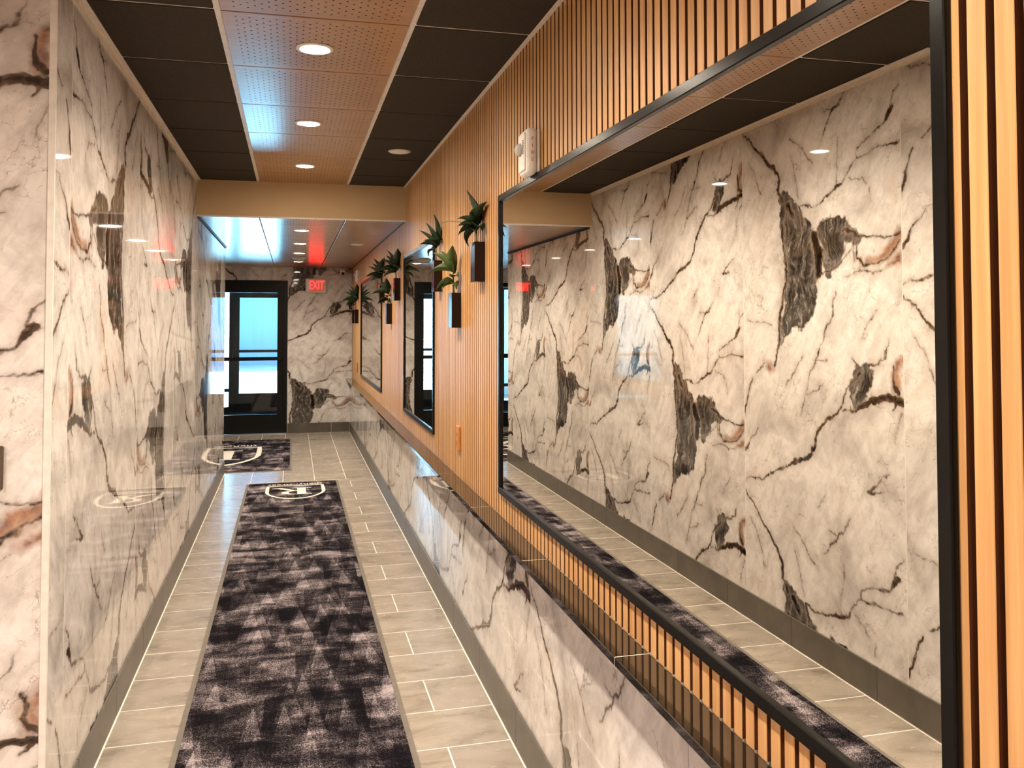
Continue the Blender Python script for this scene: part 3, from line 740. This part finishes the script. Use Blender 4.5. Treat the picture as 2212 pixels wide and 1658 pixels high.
for yy, lab in ((7.22, 'lit downlight just behind the soffit in the low ceiling'), (8.44, 'second lit downlight behind the soffit in the low ceiling'),
                (9.62, 'third lit downlight behind the soffit in the low ceiling'), (10.95, 'lit downlight nearest the exit sign in the low ceiling')):
    downlight(.075, yy, 2.245, MAT['lens_v'], lab, 'downlights in the low ceiling', P_VEST, C_CORR)
for x, yy in ((-1.75, 1.3), (-2.8, 1.3), (-1.2, -.6), (-2.5, -.6), (.075, -.9), (-1.2, -2.3)):
    downlight(x, yy, 2.50, MAT['lens_l'], 'lit downlight in the lobby ceiling behind the viewer', 'downlights in the lobby', P_LOBBY, C_LOBBY)
def cover(x, y, z, label):
    t = tag(empty('ceiling_cover', (x, y, z)), label, 'cover plate', 'round white ceiling covers')
    lathe('plate', [(.060, -.0005), (.062, -.004), (.052, -.009), (.001, -.0105)], MAT['whiteplastic'], t, (x, y, z))
    lathe('rim', [(.062, -.0005), (.066, -.0005), (.066, -.003), (.062, -.004)], MAT['grid'], t, (x, y, z), loop=True)
cover(.603, 5.03, 2.4955, 'unlit round white cover in the dark ceiling tile beside the slat wall')
cover(.604, 8.40, 2.245, 'unlit round white cover in the low wood ceiling beside the slat wall')
sd = tag(empty('smoke_detector', (.075, 10.25, 2.245)), 'white funnel-shaped smoke detector on the low ceiling', 'detector')
lathe('base', [(.001, -.0004), (.075, -.0004), (.075, -.012), (.068, -.014)], MAT['whiteplastic'], sd, (.075, 10.25, 2.245))
lathe('head', [(.066, -.0142), (.050, -.040), (.044, -.052), (.001, -.054)], MAT['whiteplastic'], sd, (.075, 10.25, 2.245))
lathe('slot', [(.0515, -.036), (.0525, -.0405), (.050, -.0415)], MAT['hole'], sd, (.075, 10.25, 2.245), loop=True)

# ================================================================ MIRRORS
def mirror(y0, y1, z0, z1, label):
    t = tag(empty('wall_mirror', (.8098, (y0+y1)/2, z0)), label, 'mirror', 'black framed mirrors on the slat wall')
    X = (.7975, .8097); F = .026
    box('frame_rail', X, (y0, y1), (z1-F, z1), MAT['blackmetal'], t, .002); box('frame_rail', X, (y0, y1), (z0, z0+F), MAT['blackmetal'], t, .002)
    box('frame_stile', X, (y0, y0+F), (z0+F, z1-F), MAT['blackmetal'], t, .002); box('frame_stile', X, (y1-F, y1), (z0+F, z1-F), MAT['blackmetal'], t, .002)
    box('mirror_glass', (.806, .8094), (y0+F, y1-F), (z0+F, z1-F), MAT['mirror'], t)
mirror(.917, 3.37, .822, 2.005, 'huge black framed mirror in the foreground reflecting the marble wall')
mirror(5.01, 6.40, .845, 1.990, 'narrow black framed mirror in the middle, between the two groups of planters')
mirror(8.05, 10.50, .850, 1.975, 'farthest black framed mirror, near the exit sign')

# ================================================================ WALL PLANTERS
def leafmesh(bend, fold):
    n = 9; vs, fs = [], []
    for i in range(n):
        t = i/(n-1); wdt = .5*math.sin(PI*min(1, .04+t*.96)**.72)*(1 if t < .999 else .02)
        a = bend*t*t; x = t*math.cos(a*.6); z = -bend*.42*t*t
        vs += [(x, -wdt, z+fold*wdt), (x, 0, z), (x, wdt, z+fold*wdt)]
    for i in range(n-1):
        b = i*3; fs += [(b, b+3, b+4, b+1), (b+1, b+4, b+5, b+2)]
    me = mesh_from('leaf', vs, fs, True)
    bm = bmesh.new(); bm.from_mesh(me); bmesh.ops.solidify(bm, geom=bm.faces[:], thickness=.012); bm.to_mesh(me); bm.free()
    return me
LEAF = {}
for k, (b, f) in enumerate(((.35, .35), (.8, .45), (1.35, .5))):
    for mk in ('leaf', 'leaf2'):
        me = leafmesh(b, f); me.materials.append(MAT[mk]); LEAF[(k, mk)] = me
def leaf(parent, base, d, ln, wd, kind=0, mat='leaf', roll=0):
    d = Vector(d).normalized(); ref = Vector((0, 0, 1)) if abs(d.z) < .93 else Vector((1, 0, 0))
    yv = ref.cross(d).normalized(); zv = d.cross(yv)
    R = Matrix((d, yv, zv)).transposed(); R = R @ Matrix.Rotation(roll, 3, 'X')
    o = link('leaf', LEAF[(kind, mat)], None, parent, base); o.rotation_euler = R.to_euler(); o.scale = (ln*1.08, wd*1.4, ln*1.08)
def tube(name, pts, r0, r1, mat, parent, org, seg=6):
    vs, fs = [], []; n = len(pts)
    for i, p in enumerate(pts):
        p = Vector(p); q = Vector(pts[min(i+1, n-1)])-Vector(pts[max(i-1, 0)]); q.normalize()
        a = q.cross(Vector((.3, .9, .1))).normalized(); b = q.cross(a); r = r0+(r1-r0)*i/(n-1)
        for k in range(seg): vs.append(tuple(p-Vector(org)+a*r*math.cos(2*PI*k/seg)+b*r*math.sin(2*PI*k/seg)))
    for i in range(n-1):
        for k in range(seg):
            j = (k+1) % seg; fs.append((i*seg+k, i*seg+j, (i+1)*seg+j, (i+1)*seg+k))
    fs += [tuple(range(seg))[::-1], tuple((n-1)*seg+k for k in range(seg))]
    return link(name, mesh_from(name, vs, fs, True), mat, parent, org)
def planter(y, zt, label, leaves, seed, H=.173, mat='leaf', stem=.06, twig=None):
    W, D = .090, .046
    t = tag(empty('wall_planter', (.8098, y+W/2, zt-H)), label, 'planter', 'wall planters with plants')
    x0, x1 = .8095-D, .8095
    wv = .004
    # an open-topped pot: four walls and a floor
    boxes('pot', [((x0, x1), (y, y+wv), (zt-H, zt)), ((x0, x1), (y+W-wv, y+W), (zt-H, zt)), ((x0, x0+wv), (y+wv, y+W-wv), (zt-H, zt)),
                  ((x1-wv, x1), (y+wv, y+W-wv), (zt-H, zt)), ((x0+wv, x1-wv), (y+wv, y+W-wv), (zt-H, zt-H+wv))], MAT['planter'], t, (x0, y, zt-H))
    box('soil', (x0+wv, x1-wv), (y+wv, y+W-wv), (zt-.03, zt-.018), MAT['soil'], t)
    b = Vector((x0+.022, y+W*.5, zt-.02)); top = b+Vector((-.006, 0, stem+.02))
    tube('stem', [b, b+Vector((-.004, .002, .03)), top], .006, .004, MAT['stem'], t, tuple(b))
    rnd = random.Random(seed)
    for (dx, dy, dz, ln, wd, kind, h) in leaves:
        leaf(t, tuple(top+Vector((0, 0, h))), (dx, dy, dz), ln, wd, kind, mat, rnd.uniform(-.5, .5))
    if twig: tube('twig', [tuple(top+Vector(p)) for p in twig], .0028, .0015, MAT['stem'], t, tuple(top))
# leaf = direction (x<0 is out from the wall, y<0 is towards the camera), length, width, bend, height offset
A = [(-.10, .05, 1, .150, .058, 0, .0), (.05, -.9, .75, .155, .046, 0, .0), (-.8, .2, -.05, .085, .040, 1, -.01), (-.55, .6, -.25, .09, .038, 2, -.02), (.1, -1, .15, .095, .040, 1, -.015),
     (-.3, -.5, .75, .09, .036, 1, .0), (-.5, .3, .5, .09, .034, 1, .0), (-.15, -.35, .2, .07, .032, 2, -.03), (-.65, -.2, .25, .085, .036, 1, -.01), (.05, .8, .6, .10, .036, 1, .0)]
B = [(-.55, .35, .80, .135, .050, 0, .03), (-.15, -.4, 1, .140, .044, 0, .03), (-.30, .1, 1, .120, .044, 0, .02), (-.9, .5, .30, .135, .046, 1, .03), (-.7, .1, -.08, .095, .036, 1, -.02),
     (.05, -.9, .35, .075, .036, 1, .0), (-.8, -.2, .05, .080, .030, 2, -.03), (-.35, .2, .85, .120, .04, 0, .03), (.05, -.7, .1, .06, .03, 2, -.03)]
Cc = [(-.2, .2, 1, .140, .046, 0, .0), (-.6, .3, .9, .125, .036, 0, .0), (.05, -.35, 1, .155, .030, 0, .02), (-.7, .1, .35, .090, .034, 1, .0), (.0, -.6, .5, .100, .045, 1, .0),
      (-.4, -.2, .5, .085, .040, 1, -.01), (-.5, .5, .1, .075, .030, 2, -.02), (-.1, -.3, .9, .10, .045, 0, .0)]
Dd = [(-.25, .1, 1, .160, .050, 0, .01), (.05, -.6, 1, .190, .056, 0, .01), (-.7, .3, .75, .140, .044, 0, .01), (-.9, .1, .30, .140, .040, 1, .0), (-.9, .3, -.02, .11, .036, 1, -.01),
      (.1, -.9, .55, .12, .044, 1, .0), (-.3, -.5, .3, .10, .04, 1, -.01), (-.45, -.1, .85, .13, .044, 0, .01), (.0, .6, .9, .13, .04, 0, .0)]
planter(3.656, 1.847, 'dark planter nearest the foreground mirror, upper one, with a long twig reaching left', A, 1, stem=.075, twig=[(0, 0, .0), (-.03, .15, .03), (-.06, .33, .055), (-.075, .46, .06)])
planter(4.206, 1.644, 'lower dark planter with lighter yellow-green leaves, right of the middle mirror', B, 2, mat='leaf2', stem=.075)
planter(4.757, 1.842, 'upper dark planter overlapping the near edge of the middle mirror', Cc, 3, stem=.08)
planter(6.676, 1.838, 'upper dark planter hugging the far side of the middle mirror', Dd, 4, stem=.055)
planter(7.245, 1.654, 'lower dark planter hanging between the middle and farthest mirrors', B, 5, stem=.055)
planter(7.840, 1.848, 'upper dark planter at the near edge of the farthest mirror', Dd, 6, stem=.06)
planter(10.98, 1.656, 'far dark planter just past the farthest mirror, below the alarm', [(a, b, c, l*1.25, w_, k_, h_) for a, b, c, l, w_, k_, h_ in Dd], 7, stem=.11)
planter(11.48, 1.656, 'last dark planter, beside the end wall', [(a, b, c, l*1.1, w_, k_, h_) for a, b, c, l, w_, k_, h_ in A], 8, stem=.09)

# ================================================================ WALL FITTINGS
def alarm(y0, z0, label, letters=True):
    t = tag(empty('fire_alarm', (.8098, y0+.055, z0)), label, 'fire alarm', 'fire alarms on the slat wall')
    box('back_plate', (.800, .8096), (y0+.003, y0+.110), (z0+.004, z0+.156), MAT['whiteplastic'], t, .003)
    body = box('body', (.762, .800), (y0, y0+.113), (z0, z0+.160), MAT['whiteplastic'], t, .016, 3)
    box('front_panel', (.757, .7622), (y0+.018, y0+.096), (z0+.016, z0+.144), MAT['whiteplastic'], t, .002)
    lathe('strobe', [(.001, .020), (.012, .018), (.021, .009), (.023, .0)][::-1], MAT['dome'], t, (.757, y0+.070, z0+.092), 20, (0, -PI/2, 0))
    boxes('grille', [((.7564, .7572), (y0+.026+.0045*i, y0+.0285+.0045*i), (z0+.072+.0055*j, z0+.075+.0055*j)) for i in range(4) for j in range(9)], MAT['hole'], body)
    if letters:
        for k, ch in enumerate('FIRE'):
            M4 = Matrix.Translation((.781, y0-.0004, z0+.119-.0235*k)) @ Matrix.Rotation(PI/2, 4, 'X')
            textmesh('letter', ch, .0175, MAT['red'], body, M4, .0004)
alarm(2.789, 1.997, 'white fire alarm strobe with red FIRE letters standing on the foreground mirror frame')
alarm(10.72, 1.985, 'distant white fire alarm strobe above the far planters', True)

def outlet(y0, z0, label):
    t = tag(empty('power_outlet', (.8098, y0+.035, z0)), label, 'outlet', 'tan outlets on the slats')
    b = box('outlet_box', (.796, .8096), (y0, y0+.072), (z0, z0+.118), MAT['orange'], t, .003)
    for zz in (.032, .076):
        f = box('socket_face', (.7945, .7962), (y0+.020, y0+.052), (z0+zz-.014, z0+zz+.014), MAT['orange'], t, .0006)
        boxes('slot', [((.7940, .7948), (y0+.028, y0+.031), (z0+zz-.006, z0+zz+.006)), ((.7940, .7948), (y0+.041, y0+.044), (z0+zz-.006, z0+zz+.006))], MAT['hole'], f)
outlet(4.205, .868, 'tan power outlet on the slats below the planters, left of the foreground mirror')
outlet(11.05, .868, 'small tan power outlet on the slats near the end wall')
sw = tag(empty('switch_plate', (-.80, Y0, 1.045)), 'dark bronze switch plate on the pale marble at the left edge', 'switch')
box('plate', (-.846, -.760), (Y0-.012, Y0-.0005), (1.045, 1.163), MAT['bronze'], sw, .003)
box('rocker', (-.820, -.786), (Y0-.016, Y0-.0115), (1.072, 1.136), MAT['bronze'], sw, .002)

ex = tag(empty('exit_sign', (.319, Y3, 1.895)), 'lit red EXIT sign in a white housing on the end wall', 'exit sign')
hb = box('housing', (.178, .460), (Y3-.052, Y3-.0005), (1.897, 2.092), MAT['whiteplastic'], ex, .020, 3)
box('lit_face', (.222, .424), (Y3-.0545, Y3-.0505), (1.918, 2.073), MAT['exit_face'], ex)
M4 = Matrix.Translation((.323, Y3-.0556, 1.995)) @ Matrix.Rotation(PI/2, 4, 'X') @ Matrix.Scale(.80, 4, (1, 0, 0))
for i, ch in enumerate('EXIT'):
    textmesh('letter', ch, .165, MAT['exit_letter'], ex, Matrix.Translation((.323+(-.073, -.018, .030, .070)[i], Y3-.0556, 1.995)) @ Matrix.Rotation(PI/2, 4, 'X') @ Matrix.Scale(.62, 4, (1, 0, 0)), .0012)
cc = tag(empty('security_camera', (.672, Y3, 2.16)), 'small white dome security camera high in the far right corner', 'camera')
box('bracket', (.640, .704), (Y3-.020, Y3-.0005), (2.150, 2.215), MAT['whiteplastic'], cc, .005)
lathe('housing', [(.001, -.045), (.030, -.040), (.036, -.010), (.036, .030), (.030, .045), (.001, .050)], MAT['whiteplastic'], cc, (.672, Y3-.062, 2.185), 20, (PI*.36, 0, 0))
lathe('lens', [(.001, .026), (.014, .022), (.021, .010), (.022, -.002)][::-1], MAT['black'], cc, (.672, Y3-.095, 2.165), 18, (PI*.62, 0, 0))

# ================================================================ RUGS
def rug(x0, x1, y0, y1, label, cx, ytop, W, Hh, tsize):
    t = tag(empty('runner_rug', ((x0+x1)/2, (y0+y1)/2, 0)), label, 'rug', 'patterned charcoal rugs with a crest')
    e = .022
    boxes('rubber_edge', [((x0, x0+e), (y0, y1), (.0004, .006)), ((x1-e, x1), (y0, y1), (.0004, .006)), ((x0+e, x1-e), (y0, y0+e*.6), (.0004, .006)), ((x0+e, x1-e), (y1-e*.5, y1), (.0004, .006))], MAT['rubber'], t)
    box('pile', (x0+e, x1-e), (y0+e*.6, y1-e*.5), (.0005, .0105), MAT['carpet'], t)
    zz = .0112
    def put(name, polys):
        vs, fs = [], []
        for poly in polys:
            b = len(vs); vs += [(-p[0]*W, -p[1]*Hh, 0) for p in poly]; fs.append(tuple(range(b, len(vs))))
        me = mesh_from(name, vs, fs); bm = bmesh.new(); bm.from_mesh(me); bmesh.ops.recalc_face_normals(bm, faces=bm.faces[:])
        for f in bm.faces:
            if f.normal.z < 0: f.normal_flip()
        bm.to_mesh(me); bm.free()
        return link(name, me, MAT['cream'], t, (cx, ytop, zz))
    # crest: flat base, arched top (it faces someone coming from the other side)
    def outline(s, th):
        a = []
        for i in range(25):
            q = -1+2*i/24; a.append((.5*s*q, .5*s*0+.52+.48*math.sqrt(max(0, 1-abs(q)**2.1))*s-(1-s)*.0))
        return a
    outer = [(-.487, 0)]+[(-.5+.0*i, .25) for i in (0,)]+[(.5*q, .50+.50*(1-abs(q)**2.3)**.75) for q in [-1+2*i/28 for i in range(29)]]+[(.5, .25), (.487, 0)]
    tx, ty = .030, .040
    inner = [(max(-.5+2*tx, min(.5-2*tx, p[0]*(1-2.6*tx))), (p[1]-.5)*(1-1.6*ty)+.5-.02) for p in outer]
    inner = [(p[0], max(p[1], ty*.8)) for p in inner]
    n = len(outer)
    ring = [[outer[i], outer[(i+1) % n], inner[(i+1) % n], inner[i]] for i in range(n)]
    put('crest_outline', ring)
    def R(x, y): return (-.27+x*.60, .19+y*.50)
    polys = [[(.16, .04), (.40, .04), (.40, .96), (.16, .96)], [(0, 0), (.54, 0), (.54, .06), (0, .06)], [(0, .94), (.45, .94), (.45, 1), (0, 1)]]
    for i in range(16):       # bowl
        a0, a1 = PI/2-PI*i/16, PI/2-PI*(i+1)/16
        o_ = lambda a: (.42+.42*math.cos(a), .71+.29*math.sin(a)); i_ = lambda a: (.42+.22*math.cos(a), .71+.235*math.sin(a))
        polys.append([o_(a0), o_(a1), i_(a1), i_(a0)])
    pts_o = [(.40, .47), (.55, .45), (.68, .36), (.80, .22), (.95, .06), (1.10, .04)]; pts_i = [(.40, .39), (.47, .38), (.52, .30), (.64, .14), (.84, -.01), (1.10, -.01)]
    for i in range(5): polys.append([pts_o[i], pts_o[i+1], pts_i[i+1], pts_i[i]])
    put('crest_letter', [[R(*p) for p in poly] for poly in polys])
    M4 = Matrix.Translation((cx, ytop+.058*Hh/.6, zz)) @ Matrix.Rotation(PI, 4, 'Z') @ Matrix.Scale(1.1*W/.515*.6/Hh, 4, (1, 0, 0))
    textmesh('crest_lettering', 'theRynstreet', tsize, MAT['cream'], t, M4, .0003)
rug(-.392, .432, -1.2, 8.375, 'long charcoal patterned runner down the middle of the corridor, cream crest at its far end', .042, 8.19, .515, .61, .085)
rug(-1.60, .012, 9.10, 11.47, 'wide charcoal doormat with a cream crest in front of the glass door', -.79, 10.81, .93, 1.35, .17)
